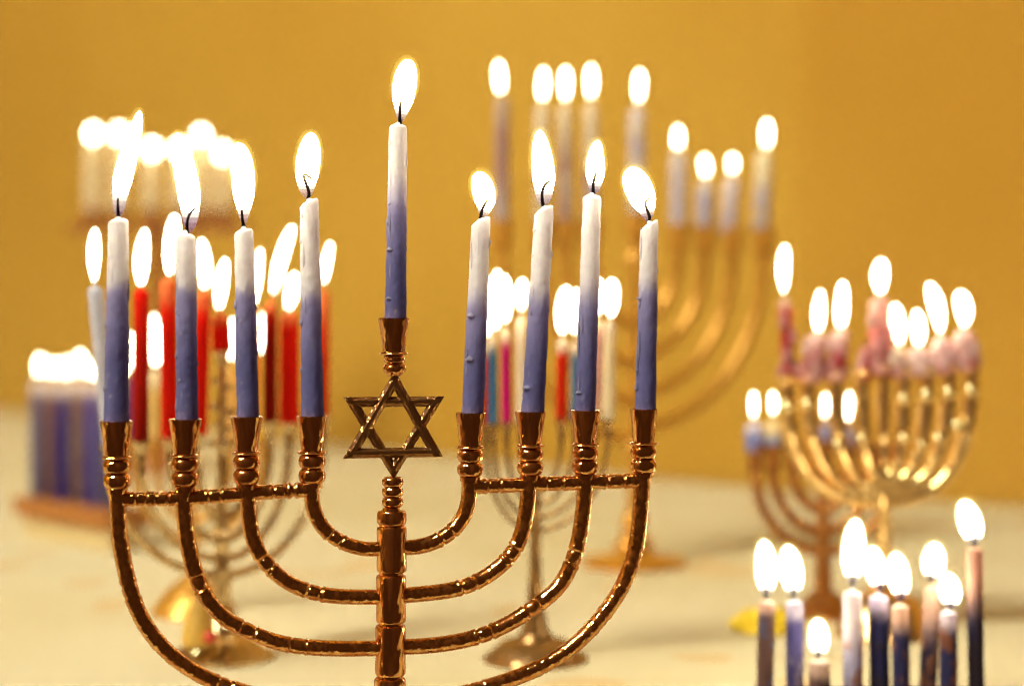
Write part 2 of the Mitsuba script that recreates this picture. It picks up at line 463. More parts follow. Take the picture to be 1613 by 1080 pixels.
def cup_px(parent, pl, c, r_top, w_top, w_bot, h, ring_w, bead_w, beads, neck, mat='bronze', facets=18, lean=0.0):
    """A fluted socket (hollow), the disc under it and the beads below; rows downwards."""
    pr = [(r_top + 12, w_top * 0.62), (r_top + 1, w_top * 0.84), (r_top - 0.6, w_top * 0.95), (r_top, w_top), (r_top + 2.5, w_top * 0.995), (r_top + h * 0.5, (w_top + w_bot) / 2 - 0.8), (r_top + h, w_bot)]
    obj('socket', lathe(pl, c, pr, facets, lean), mat, parent, 20)
    y = r_top + h
    rp = [(y - 1, w_bot - 1), (y + 0.2, ring_w - 5), (y + 1.2, ring_w - 1), (y + 2.6, ring_w), (y + 4.2, ring_w - 2), (y + 5.0, ring_w - 8), (y + 5.6, neck)]
    c2 = c + lean * h
    y += 5.6
    for bh in beads:
        rp += bead(y, y + bh, bead_w, bead_w * 0.74, 11)[1:]
        y += bh
    rp += [(y + 1, neck), (y + 8, neck - 2)]
    obj('knob', lathe(pl, c2, rp, 36, lean), mat, parent, 45)
    return y


# arm: (column of the cup, row of its rim, lean), path of the arm, joints
arms = [
    ((183.5, 663, 0.02), [(184.5, 768), (185.5, 800), (188, 840), (194, 880), (201, 912), (213, 951), (232, 988), (260, 1022), (295, 1050), (340, 1074), (400, 1093), (480, 1106), (600, 1111)], [(206, 931, 21), (262, 1023, 22), (352, 1078, 20)], 26.5, 52, 38),
    ((291.5, 660, 0.0), [(289, 764), (289.5, 795), (291.5, 822), (296, 855), (303, 887), (315, 922), (334, 953), (360, 977), (390, 993), (430, 1009), (480, 1018), (540, 1021), (600, 1020)], [(314, 916, 20), (390, 993, 20), (468, 1017, 18)], 26.5, 52, 35),
    ((388.5, 656, 0.0), [(389.5, 760), (390.5, 790), (393, 818), (399, 848), (412, 876), (432, 900), (460, 920), (495, 933), (540, 939), (600, 940)], [(419, 886, 20), (495, 933, 20)], 25.5, 50, 34),
    ((491.5, 655, 0.0), [(490, 756), (490.5, 778), (494, 800), (502, 820), (515, 837), (533, 850), (556, 860), (600, 863)], [(529, 847, 18)], 24.5, 49, 34),
    ((741.5, 650, -0.02), [(739.5, 750), (739, 778), (734, 804), (722, 825), (704, 842), (682, 854), (660, 860), (632, 862)], [(703, 842, 19)], 25.5, 47, 35),
    ((835.5, 648, -0.01), [(834, 746), (832, 778), (827, 818), (818, 850), (803, 875), (775, 901), (738, 921), (690, 932), (632, 938)], [(806, 870, 19), (737, 921, 20)], 26.0, 49, 34),
    ((922, 646, -0.01), [(922.5, 742), (921, 778), (917, 818), (911, 852), (900, 888), (880, 923), (842, 955), (800, 982), (764, 998), (708, 1012), (632, 1018)], [(905, 876, 19), (839, 957, 20), (762, 999, 20)], 26.0, 48, 34),
    ((1014, 644, -0.01), [(1012.5, 738), (1010.5, 778), (1007, 822), (1001, 865), (991, 898), (972, 937), (945, 974), (906, 1014), (861, 1045), (805, 1069), (722, 1093), (632, 1107)], [(999, 875, 20), (943, 977, 21), (861, 1045, 21), (752, 1085, 20)], 26.0, 44, 34),
]
arm_keys = []
for (c, r, lean), path, joints, w, wt, wb in arms:
    left = c < 617
    k = obj('arm', tube_px(FP, path, w, 28, joints, wend=w - 1.5), 'cast_bronze', M)
    arm_keys.append(k)
    sc = 1.0 if left else 0.94
    cup_px(k, FP, c, r, wt, wb, 55 * sc, 46 * (1.0 if left else 0.98), 43.5 * (0.98 if left else 0.95), (22 * sc, 23 * sc), 33, lean=lean * 0.5)
k = obj('socket_post', lathe(FP, 621.5, bead(561, 572, 33, 25) + bead(572.5, 588, 36, 26) + [(592, 22)], 32), 'bronze', M, 50)
cup_px(k, FP, 620.5, 501, 49, 34, 53, 45, 33, (4,), 25)
for (a, b, js) in [((190, 786), (280, 785), ((222, 786, 16), (255, 786, 18))), ((296, 784), (382, 778), ((338, 781, 18),)), ((396, 776), (486, 771), ((440, 774, 18), (462, 773, 2))),
                   ((746, 766), (826, 763), ((777, 765, 17),)), ((840, 762), (913, 760), ((873, 761, 22),)), ((930, 759), (1004, 757), ((968, 758, 24),))]:
    obj('crossbar', tube_px(FP, [a, ((a[0] + b[0]) / 2, (a[1] + b[1]) / 2 + 0.01), b], 23.5, 24, js, m=40), 'cast_bronze', M)
tag(M, 'polished bronze menorah with a six pointed star on its stem, nearest and in focus', 'menorah')

# its nine candles
G9 = 'blue and white candles of the front menorah'
front = [
    # foot, shoulder, widths, dye edge row, flame spine, width, widest, wick, rim, drips, label
    ((183, 663), (186.5, 352), 39, 32, 452, [(187, 341), (190, 300), (204, 240), (220, 176)], 31, 0.40, [(187, 343), (186, 328), (186, 312)], (1, 0), [(165, 512, 6, 9), (166, 612, 7, 9), (203, 470, 4, 8)],
     'blue candle, white at the top, in the leftmost socket of the front menorah', dict(blunt=0.85)),
    ((295, 660), (292.5, 374), 35, 31, 456, [(298, 366), (299, 320), (290, 262), (279, 211)], 38, 0.50, [(296, 370), (295, 352), (299, 337), (308, 328)], (-2, 0), [(310, 572, 5, 10), (278, 640, 5, 16), (277, 560, 5, 8)],
     'blue and white candle with a bent wick, second from the left on the front menorah', dict(blunt=1.2)),
    ((390.5, 656), (384, 368), 35, 29.5, 456, [(384, 357), (384, 315), (382, 270), (374, 226)], 39, 0.62, [(384, 358), (382, 344), (381, 330)], (2, 0), [(367, 480, 6, 13), (406, 484, 5, 11), (408, 556, 5, 9), (382, 600, 5, 20)],
     'blue and white candle with wax runs, third from the left on the front menorah', dict(blunt=1.15)),
    ((492.5, 655), (487, 323), 35.5, 29.5, 464, [(485, 313), (483, 290), (486, 250), (490, 210)], 41, 0.52, [(485, 314), (485, 297), (480, 283), (479, 276), (490, 282)], (4, 0), [(470, 506, 5, 12), (473, 582, 5, 8), (507, 587, 4, 6), (471, 380, 4, 8)],
     'blue and white candle with a hooked wick, fourth from the left on the front menorah', dict(blunt=1.0)),
    ((623, 500), (627, 203), 34, 28.5, 292, [(630, 194), (634, 165), (638, 130), (645, 95)], 40, 0.60, [(630, 196), (630, 180), (631, 160)], (0, 0), [(608, 350, 5, 10), (614, 393, 9, 5), (640, 392, 4, 5), (613, 470, 9, 4)],
     'tall blue and white candle in the raised middle socket above the star', dict(blunt=1.0)),
    ((744.5, 649), (757.5, 352), 35, 29.5, 472, [(757, 343), (764, 320), (760, 295), (752, 272)], 38, 0.58, [(757, 345), (760, 330), (767, 315)], (4, 0), [(772, 381, 7, 9), (742, 497, 11, 6), (740, 566, 12, 7)],
     'blue and white candle leaning right, first to the right of the star', dict(blunt=1.05)),
    ((839, 647), (857, 334), 36, 29.5, 466, [(855, 324), (857, 295), (854, 250), (850, 206)], 38, 0.42, [(856, 326), (854, 308), (858, 292), (866, 285)], (4, 0), [(870, 400, 6, 12), (862, 488, 6, 10), (857, 580, 6, 10), (830, 611, 12, 5)],
     'blue and white candle leaning right, second to the right of the star', dict(blunt=0.95)),
    ((921.5, 645), (932.5, 314), 33, 29, 462, [(935, 305), (937, 285), (938, 255), (942, 222)], 32, 0.45, [(935, 306), (935, 288), (939, 272)], (0, 0), [(912, 618, 9, 4), (932, 612, 6, 4)],
     'blue and white candle with a pointed flame, third to the right of the star', dict(blunt=0.85)),
    ((1016.5, 643), (1023, 358), 33.5, 28, 450, [(1021, 349), (1017, 325), (1005, 295), (993, 265)], 47, 0.60, [(1021, 350), (1019, 330), (1017, 316), (1022, 312)], (5, 0), [(1029, 452, 6, 10), (1030, 541, 5, 9), (999, 610, 5, 10), (1003, 470, 8, 3)],
     'blue and white candle with its flame blown left, rightmost on the front menorah', dict(blunt=1.05)),
]
for i, (bot, top, wb, wt, edge_r, fp, fw, wide, wk, rim, dp, lab, kw) in enumerate(front):
    rg = np.random.default_rng(300 + i)
    dp = list(dp)
    for _ in range(9):
        u_, side = rg.uniform(0.04, 0.95), rg.choice([-1, 1]) * rg.uniform(0.55, 1.0) if rg.random() < 0.7 else rg.uniform(-0.5, 0.5)
        w_ = wt + (wb - wt) * u_
        dp.append((top[0] + (bot[0] - top[0]) * u_ + side * w_ * 0.49, top[1] + (bot[1] - top[1]) * u_, rg.uniform(2.6, 5.0), rg.choice([4, 7, 11, 22, 34])))
    rim = (rim[0] * 1.7, 0)
    k = candle('blue_candle', FP, bot, top, wb, wt, two_tone(edge_r - top[1] + (14 if i == 4 else 0), soft=[14, 14, 14, 16, 42, 28, 24, 28, 26][i]), fp, fw * 0.86, wk, rows=150, n=44, rough=0.07, rim=rim, drips=dp, seed=i + 1, wide=wide, bands=4, **kw)
    tag(k, lab, 'candle', G9)


# ---------------------------------------------------------------- the menorahs behind
def quarter(c, r_top, cs, r_join, n=14):
    """Quarter ellipse from under the cup down and in to the stem."""
    th = np.linspace(0, math.pi / 2, n)
    return [(cs + (c - cs) * math.cos(a), r_top + (r_join - r_top) * math.sin(a)) for a in th]


def back_menorah(name, pl, mat, cs, stem, arms, tube, cup, base, label, arm_path=quarter, extra=None, group=None):
    """stem: profile rows; arms: (column, row of the cup's foot, row where it joins); cup: (width, height, foot width)."""
    obj('stem', lathe(pl, cs, stem, 24), mat, name, 40)
    if base:
        obj('base', lathe(pl, cs, base, 40), mat, name, 40)
    cw, ch, cf = cup
    for (c, rf, rj) in arms:
        if rj is None:
            k = obj('socket_post', lathe(pl, c, [(rf - 1, cf), (rf + 4, cf * 0.8), (stem[0][0] + 4, tube)], 18), mat, name, 40)
        else:
            k = obj('arm', sweep([pl(a, b) for a, b in arm_path(c, rf, cs, rj)], [tube / 2 * pl.s(c)] * len(arm_path(c, rf, cs, rj)), 16), mat, name, 40)
        pr = [(rf - ch + 6, cw * 0.7), (rf - ch, cw * 0.94), (rf - ch + 0.5, cw), (rf - ch * 0.35, cf * 0.95), (rf - ch * 0.3, cf * 1.35), (rf - ch * 0.22, cf * 1.35), (rf - ch * 0.18, cf), (rf + 3, cf)]
        obj('socket', lathe(pl, c, pr, 20), mat, k, 35)
    tag(name, label, 'menorah', group)


def table_row(y):
    """The picture row of the table top at depth y in the middle."""
    d = 450
    return 540 + math.tan(math.atan(EYE / y) - PITCH) / K


def simple(name, pl, label, group, bot, top, w, col, fpts, fw, wide=0.5, blunt=1.0, seed=0, dy=0.0, wt=None, rough=0.05, fk=0.8, ln=1.0, drips=()):
    blur = 60.5 * (1 - 0.805 / pl.y(fpts[0][0]))         # px by which the lens spreads it
    fw = max(0.42 * fw, fw - fk * blur)
    p_ = np.array(fpts, float)
    d_ = (p_[-1] - p_[0]) / np.linalg.norm(p_[-1] - p_[0])
    p_[0] += d_ * 0.22 * blur * ln
    p_[-1] -= d_ * 0.40 * blur * ln
    fpts = [tuple(x) for x in p_]
    rs = np.random.default_rng(seed)
    wide, blunt = wide + rs.uniform(-0.12, 0.10), blunt * rs.uniform(0.8, 1.1)
    wk = [(fpts[0][0], fpts[0][1] + 5), (fpts[0][0] + 0.5, fpts[0][1] - 3), (fpts[0][0] + (fpts[-1][0] - fpts[0][0]) * 0.15, fpts[0][1] - 12)]
    k = candle(name, pl, bot, top, w, wt or w * 0.92, col, fpts, fw, wk, rows=26, n=20, rough=rough, seed=seed, drips=drips, wide=wide, blunt=blunt, dy=dy, wick_w=3.0)
    tag(k, label, 'candle', group)
    return k


# B: ornate gilt menorah with red candles, left
BP = Plane(1.07, 350, 0.045)
tr = table_row(1.07)
Ba = [(172, 735, 905), (222, 728, 880), (268, 722, 850), (310, 716, 820), (350, 580, None), (393, 704, 820), (425, 697, 850), (456, 692, 880), (508, 688, 905)]
back_menorah('gilt_menorah', BP, 'silver_gilt', 350, [(690, 22), (700, 30), (712, 18), (760, 20), (770, 28), (780, 22), (900, 24), (912, 34), (925, 26), (945, 30), (955, 22)],
             Ba, 14, (30, 34, 16), [(948, 26), (958, 44), (966, 36), (980, 50), (1000, 84), (1016, 120), (1026, 150), (tr - 8, 164), (tr, 164)],
             'gilt menorah with red candles on the left, close behind the front menorah')
# scrolls on its shaft and a few studs
for j, (c, r, w) in enumerate([(338, 640, 15), (362, 650, 15), (340, 600, 12), (360, 610, 12), (345, 668, 14), (358, 676, 14), (330, 700, 12), (372, 696, 12), (300, 760, 10), (400, 752, 10), (280, 790, 10), (430, 776, 10)]):
    e = trimesh.creation.icosphere(2, w / 2 * BP.s(c)); e.apply_translation(BP(c, r, -0.008))
    obj('boss', e, 'silver_gilt', 'gilt_menorah', True)
e = trimesh.creation.icosphere(2, 10 * BP.s(331)); e.apply_translation(BP(331, 1003, -0.030))
obj('red_stud', e, 'red_enamel', 'gilt_menorah', True)
labels['gilt_menorah__red_stud'] = {'label': 'round red stud on the foot'}
for c in (346, 364):
    e = trimesh.creation.icosphere(2, 9 * BP.s(c)); e.apply_translation(BP(c, 1008, -0.030))
    obj('boss', e, 'pale_brass', 'gilt_menorah', True)
obj('yellow_plaque', lathe(BP, 312, [(938, 6), (950, 22), (990, 48), (1010, 52), (1016, 46)], 24, dy=-0.012), 'yellow_enamel', 'gilt_menorah', 30)
labels['gilt_menorah__yellow_plaque'] = {'label': 'bright yellow pointed piece beside the foot'}
gB = 'candles of the gilt menorah on the left'
RED, DRED, ORG = (0.78, 0.022, 0.010), (0.30, 0.014, 0.007), (0.72, 0.20, 0.07)
simple('white_candle', BP, 'pale lilac white candle leaning left behind the leftmost blue candle', gB, (175, 702), (150, 458), 26, plain((0.70, 0.70, 0.82)), [(149, 447), (148, 410), (150, 356)], 26, 0.5, seed=21)
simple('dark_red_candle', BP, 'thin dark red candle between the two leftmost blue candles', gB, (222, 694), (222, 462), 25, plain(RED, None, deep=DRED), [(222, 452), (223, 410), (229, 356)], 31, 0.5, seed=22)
simple('red_candle', BP, 'bright red candle just left of the second blue candle', gB, (268, 688), (265, 446), 28, plain(RED, ORG, 30), [(267, 436), (270, 390), (276, 333)], 32, 0.5, seed=23)
simple('red_candle', BP, 'bright red candle just right of the second blue candle', gB, (312, 682), (320, 468), 27, plain(RED, ORG, 22), [(322, 458), (322, 415), (317, 371)], 30, 0.5, seed=24)
simple('red_candle', BP, 'short red candle on the raised middle socket of the gilt menorah', gB, (350, 546), (348, 504), 32, plain(RED, ORG, 8), [(345, 490), (348, 450), (356, 402)], 29, 0.55, seed=25)
simple('red_candle', BP, 'red candle mostly hidden behind the third blue candle', gB, (393, 670), (398, 494), 24, plain(RED, ORG, 16), [(399, 484), (404, 440), (411, 386)], 25, 0.5, seed=26)
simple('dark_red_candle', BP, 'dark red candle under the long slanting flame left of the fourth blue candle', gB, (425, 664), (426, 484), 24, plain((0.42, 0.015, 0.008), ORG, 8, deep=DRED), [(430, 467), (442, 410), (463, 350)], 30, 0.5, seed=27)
simple('red_candle', BP, 'wide red candle close to the left edge of the fourth blue candle', gB, (456, 660), (456, 500), 33, plain(RED, ORG, 10), [(453, 492), (460, 460), (466, 424)], 31, 0.5, seed=28)
simple('red_candle', BP, 'orange red candle showing right of the fourth blue candle', gB, (507, 656), (508, 464), 24, plain((0.70, 0.06, 0.02), ORG, 40), [(508, 450), (514, 415), (522, 376)], 25, 0.55, seed=29)

# B2: small low menorah between, behind the gilt one
SP = Plane(1.22, 300, 0.0)
tr = table_row(1.22)
back_menorah('small_brass_menorah', SP, 'gold_brass', 305, [(700, 18), (720, 24), (740, 14), (900, 14)], [(207, 716, 850), (243, 716, 820), (305, 716, None), (365, 716, 820), (411, 716, 850)], 11, (24, 26, 12),
             [(890, 14), (905, 26), (930, 90), (tr - 6, 130), (tr, 134)], 'small brass menorah half hidden behind the gilt menorah')
gS = 'candles of the small brass menorah'
simple('purple_candle', SP, 'thin purple candle low behind the leftmost blue candle', gS, (207, 692), (207, 598), 18, plain((0.30, 0.06, 0.16)), [(207, 588), (206, 560), (205, 517)], 24, 0.5, seed=31)
simple('yellow_candle', SP, 'pale yellow candle low between the first two blue candles', gS, (243, 692), (244, 590), 20, plain((0.80, 0.58, 0.22), (0.9, 0.8, 0.6), 20), [(245, 580), (246, 545), (242, 487)], 29, 0.42, seed=32)
simple('yellow_candle', SP, 'pale yellow candle low at the left edge of the third blue candle', gS, (365, 692), (366, 584), 20, plain((0.78, 0.5, 0.16)), [(366, 572), (365, 540), (366, 494)], 26, 0.5, seed=33)
simple('yellow_candle', SP, 'yellow candle low at the right edge of the third blue candle', gS, (411, 692), (410, 572), 20, plain((0.78, 0.5, 0.08)), [(410, 560), (410, 530), (411, 486)], 25, 0.5, seed=34)

# C: wooden block holder packed with blue candles, far left
CP = Plane(1.56, 120, -0.07)


def block(pl, c0, c1, r0, r1, depth, bev=2.0):
    """A bevelled block between two columns; r0 and r1 are rows at the left end, it stays level."""
    a, b = pl(c0, r0), pl(c1, r0)
    z0, z1 = pl(c0, r0)[2], pl(c0, r1)[2]
    d = (b - a); d[2] = 0
    n_ = np.array([-d[1], d[0], 0]) / np.linalg.norm(d)
    e = bev * pl.s(c0)
    u = d / np.linalg.norm(d)
    pts = []
    for (sx, X) in ((1, a), (-1, b)):
        for sy in (-1, 1):
            for z, s2 in ((z0, -1), (z1, 1)):
                q = np.array([X[0], X[1], z]) + n_ * sy * depth / 2
                pts += [q + u * sx * e, q - n_ * sy * e, q + np.array([0, 0, s2 * e])]
    return m3.Manifold.hull_points(np.array(pts))


zt = CP(45, 783)[2]
CQ = CP
as_mesh = lambda m: (np.array(m.to_mesh().vert_properties[:, :3]), np.array(m.to_mesh().tri_verts))
obj('holder_block', as_mesh(block(CP, 53, 205, 783, 806, 0.04)), 'orange_wood', 'candle_block', 25)
vv, ff = as_mesh(block(CP, 62, 200, 808, 840, 0.03))
vv[:, 2] = np.where(vv[:, 2] < vv[:, 2].mean(), vv[:, 2] - vv[:, 2].min() + 0.0005, vv[:, 2])
obj('plinth', (vv, ff), 'yellow_wood', 'candle_block', 25)
obj('lip', (lambda m: (np.array(m.vert_properties[:, :3]), np.array(m.tri_verts)))(block(CP, 51, 207, 780, 786, 0.043, 1.0).to_mesh()), 'orange_wood', 'candle_block', 25)
tag('candle_block', 'orange wooden candle block packed with blue candles at the far left', 'candle holder')
gC = 'blue candles packed in the wooden block'
cols = [((0.22, 0.19, 0.38), 'slate violet'), ((0.30, 0.15, 0.20), 'mauve brown'), ((0.07, 0.05, 0.36), 'deep blue'), ((0.34, 0.20, 0.20), 'tan'), ((0.16, 0.12, 0.52), 'violet blue'), ((0.22, 0.18, 0.40), 'dull violet'), ((0.12, 0.10, 0.40), 'dark blue')]
for i, (co, nm) in enumerate(cols):
    c = 58 + i * 21.5
    top = 606 + 2 * (i % 3)
    r_ = 783 + (CP.y(58) / CP.y(c) - 1) * 300
    lab = f'{nm} candle, ' + ['at the left end', 'second from the left', 'third from the left', 'fourth from the left', 'fifth from the left', 'sixth, beside the leftmost front candle', 'last, behind the leftmost front candle'][i] + ' in the wooden block'
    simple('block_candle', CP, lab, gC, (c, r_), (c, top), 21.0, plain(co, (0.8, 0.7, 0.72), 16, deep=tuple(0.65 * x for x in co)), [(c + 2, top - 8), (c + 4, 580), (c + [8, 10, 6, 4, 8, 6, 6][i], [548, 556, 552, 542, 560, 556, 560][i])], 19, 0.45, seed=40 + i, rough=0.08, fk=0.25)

# D: far bar menorah with cream candles, upper left
DP = Plane(2.16, 240, 0.0)
tr = table_row(2.16)
D = 'wooden_menorah'
obj('bar', (lambda m: (np.array(m.vert_properties[:, :3]), np.array(m.tri_verts)))(block(DP, 112, 392, 352, 366, 0.03).to_mesh()), 'brown_wood', D, 25)
obj('post', lathe(DP, 250, [(360, 40), (380, 24), (600, 22), (680, 30)], 24), 'brown_wood', D, 40)
obj('base', lathe(DP, 250, [(670, 30), (690, 60), (710, 110), (tr - 6, 150), (tr, 150)], 32), 'brown_wood', D, 40)
gD = 'cream candles of the far menorah at the upper left'
Dl = [(147, 232, (147, 192), 'cream candle at the left end of the far wooden menorah'), (187, 232, (187, 192), 'cream candle second from the left on the far wooden menorah'), (238, 258, (240, 216), 'cream candle third from the left on the far wooden menorah'),
      (283, 256, (280, 218), 'cream candle fourth from the left on the far wooden menorah'), (317, 236, (317, 196), 'cream candle fifth from the left on the far wooden menorah, under a lone round flame'), (352, 262, (350, 222), 'cream candle at the right end of the far wooden menorah')]
for i, (c, top, tip, lab) in enumerate(Dl):
    k = obj('cup', lathe(DP, c, [(334, 18), (330, 26), (331, 30), (345, 28), (354, 20)], 20), 'brown_wood', D, 35)
    simple('cream_candle', DP, lab, gD, (c, 332), (c, top), 25, plain((0.95, 0.84, 0.64)), [(c, top - 5), ((c + tip[0]) / 2, top - 20), (tip[0], tip[1])], 22, 0.55, seed=60 + i, fk=0.12, ln=0.45)
tag(D, 'brown wooden bar menorah with cream candles far behind at the upper left', 'menorah')

# E: tall brass menorah, centre back
EP = Plane(1.43, 1000, 0.02)
tr = table_row(1.43)
Ea = [(790, 392, 690), (853, 392, 630), (890, 392, 570), (931, 394, 510), (1003, 380, None), (1068, 398, 510), (1110, 400, 560), (1154, 402, 618), (1203, 404, 672)]
back_menorah('tall_brass_menorah', EP, 'gold_brass', 998, [(396, 20), (410, 30), (425, 18), (690, 20), (700, 34), (715, 22), (800, 22), (812, 36), (826, 44), (838, 30), (850, 36)],
             Ea, 21, (42, 44, 28), [(840, 30), (848, 56), (856, 62), (864, 52), (872, 76), (884, 116), (894, 148), (tr - 8, 164), (tr, 166)], 'tall golden brass menorah behind the right half of the front menorah')
gE = 'pale candles of the tall brass menorah'
LIL, CRM = (0.52, 0.42, 0.48), (0.84, 0.74, 0.60)
El = [((790, 352), (791, 160), [(789, 152), (787, 125), (785, 88)], 'mauve candle at the left end of the tall brass menorah', mottled((0.50, 0.30, 0.30), (0.60, 0.50, 0.52), (0.66, 0.52, 0.44), 30)),
      ((853, 352), (854, 172), [(855, 163), (855, 135), (857, 99)], 'pale candle second from the left on the tall brass menorah', mottled((0.75, 0.6, 0.40), (0.85, 0.74, 0.56), CRM, 40)),
      ((890, 352), (890, 175), [(890, 166), (891, 135), (891, 98)], 'cream and mauve candle third from the left on the tall brass menorah', mottled((0.55, 0.36, 0.34), (0.70, 0.58, 0.52), CRM, 50)),
      ((931, 354), (931, 172), [(931, 160), (931, 132), (931, 94)], 'cream candle fourth from the left on the tall brass menorah', mottled((0.50, 0.34, 0.40), (0.75, 0.62, 0.55), CRM, 60)),
      ((1003, 340), (1003, 178), [(1005, 168), (1007, 140), (1008, 102)], 'lumpy lilac candle on the raised middle socket of the tall brass menorah', mottled((0.62, 0.55, 0.66), (0.82, 0.74, 0.62), (0.78, 0.7, 0.72), 20)),
      ((1068, 358), (1068, 248), [(1068, 240), (1068, 218), (1068, 190)], 'lilac candle just right of the middle of the tall brass menorah', mottled((0.66, 0.6, 0.72), (0.76, 0.68, 0.70), (0.8, 0.74, 0.74), 10)),
      ((1108, 360), (1110, 294), [(1112, 285), (1111, 262), (1107, 236)], 'short lilac blue candle third from the right on the tall brass menorah', mottled((0.50, 0.48, 0.72), (0.7, 0.64, 0.74), (0.82, 0.76, 0.78), 10)),
      ((1146, 362), (1153, 288), [(1154, 279), (1154, 258), (1154, 234)], 'short lilac candle second from the right on the tall brass menorah', mottled((0.66, 0.58, 0.72), (0.78, 0.70, 0.72), (0.8, 0.72, 0.76), 10)),
      ((1198, 364), (1204, 246), [(1207, 238), (1208, 210), (1208, 180)], 'cream and blue candle at the right end of the tall brass menorah', mottled((0.56, 0.52, 0.66), (0.84, 0.66, 0.36), (0.86, 0.78, 0.60), 40))]
for i, (bot, top, fp, lab, co) in enumerate(El):
    simple('pale_candle', EP, lab, gE, bot, top, 24 if i < 4 else 27, co, fp, 23, 0.5, seed=70 + i, fk=0.42, rough=0.06 if i != 4 else 0.22)

# F: thin stemmed bronze menorah with many coloured candles, middle
QP = Plane(1.065, 850, 0.0)
tr = table_row(1.065)
Fa = [(764, 700, 835), (777, 700, 815), (798, 698, 795), (822, 698, 775), (848, 660, None), (884, 692, 775), (906, 690, 795), (936, 688, 815), (958, 688, 835)]
back_menorah('thin_bronze_menorah', QP, 'dark_bronze', 843, [(690, 18), (700, 22), (720, 14), (800, 18), (835, 20), (850, 17), (900, 20), (950, 27), (985, 40), (1000, 52)],
             Fa, 8, (20, 34, 11), [(995, 50), (1006, 66), (1010, 108), (1024, 140), (1036, 156), (tr - 5, 166), (tr, 166)], 'thin stemmed dark bronze menorah with coloured candles, just behind the right of the star')
gF = 'coloured candles of the thin bronze menorah'
Fl = [((764, 668), (765, 545), 12, (0.55, 0.04, 0.02), [(766, 533), (768, 490), (772, 432)], 26, 'thin red candle at the right edge of the first candle after the star'),
      ((777, 668), (776, 535), 15, (0.06, 0.22, 0.42), [(778, 522), (781, 480), (784, 420)], 30, 'bright blue candle right of the first candle after the star'),
      ((798, 666), (797, 525), 17, (0.62, 0.012, 0.20), [(796, 512), (797, 470), (795, 428)], 28, 'magenta pink candle between two front candles'),
      ((822, 666), (821, 505), 17, (0.84, 0.74, 0.62), [(821, 494), (822, 468), (823, 434)], 27, 'white candle at the left edge of the second candle after the star'),
      ((848, 628), (848, 520), 17, (0.8, 0.62, 0.2), [(848, 508), (848, 480), (848, 450)], 24, 'yellow candle hidden behind the second candle after the star'),
      ((884, 658), (886, 540), 19, (0.66, 0.03, 0.01), [(886, 528), (888, 490), (893, 446)], 34, 'red candle left of the third candle after the star'),
      ((906, 656), (906, 545), 14, (0.10, 0.24, 0.42), [(906, 530), (907, 490), (908, 450)], 28, 'slate blue candle at the left edge of the third candle after the star'),
      ((936, 654), (942, 510), 17, (0.72, 0.42, 0.40), [(943, 500), (944, 470), (944, 434)], 24, 'pinkish candle at the right edge of the third candle after the star'),
      ((958, 654), (960, 515), 22, (0.86, 0.74, 0.52), [(962, 504), (964, 475), (964, 434)], 30, 'cream candle between the last two front candles')]
for i, (bot, top, w, co, fp, fw, lab) in enumerate(Fl):
    simple('coloured_candle', QP, lab, gF, bot, top, w, plain(co, (0.86, 0.74, 0.6), 14), fp, fw, 0.5, seed=90 + i)

# G: fan shaped pale brass menorah with pink candles, right
GP = Plane(1.14, 1392, 0.0)
tr = table_row(1.14)


def bowl(c, r_top, cs, r_join, n=22):
    """A deep U: straight down and then round into the stem."""
    out = []
    for a in np.linspace(0, math.pi / 2, n):
        out.append((cs + (c - cs) * math.cos(a) ** 0.75, r_top + (r_join - r_top) * math.sin(a) ** 0.85))
    return out


Ga = [(1240, 616, 790), (1273, 612, 778), (1317, 610, 768), (1358, 608, 755), (1392, 600, None), (1424, 604, 752), (1460, 602, 762), (1495, 598, 774), (1530, 594, 788)]
back_menorah('fan_brass_menorah', GP, 'pale_brass', 1392, [(640, 18), (770, 20), (792, 30), (806, 20), (830, 22), (860, 26), (900, 22), (930, 30)], Ga, 24, (32, 26, 22),
             [(920, 30), (932, 60), (945, 110), (tr - 8, 150), (tr, 152)], 'pale brass menorah with nested curved arms and pink candles on the right', bowl)
for j, (c, r, w) in enumerate([(1240, 640, 26), (1273, 636, 24), (1424, 628, 24), (1460, 622, 26), (1495, 618, 26), (1530, 614, 24), (1424, 690, 22), (1452, 700, 20), (1480, 690, 22), (1508, 670, 22), (1358, 690, 20), (1320, 700, 20)]):
    e = trimesh.creation.icosphere(3, w / 2 * GP.s(c)); e.apply_translation(GP(c, r, -0.003))
    obj('bead', e, 'glint_brass', 'fan_brass_menorah', True)  # polished balls added on the arms to catch sparkles from the flames
gG = 'red and pink candles of the fan shaped menorah'
PNK, PRED = (0.80, 0.50, 0.50), (0.50, 0.05, 0.06)
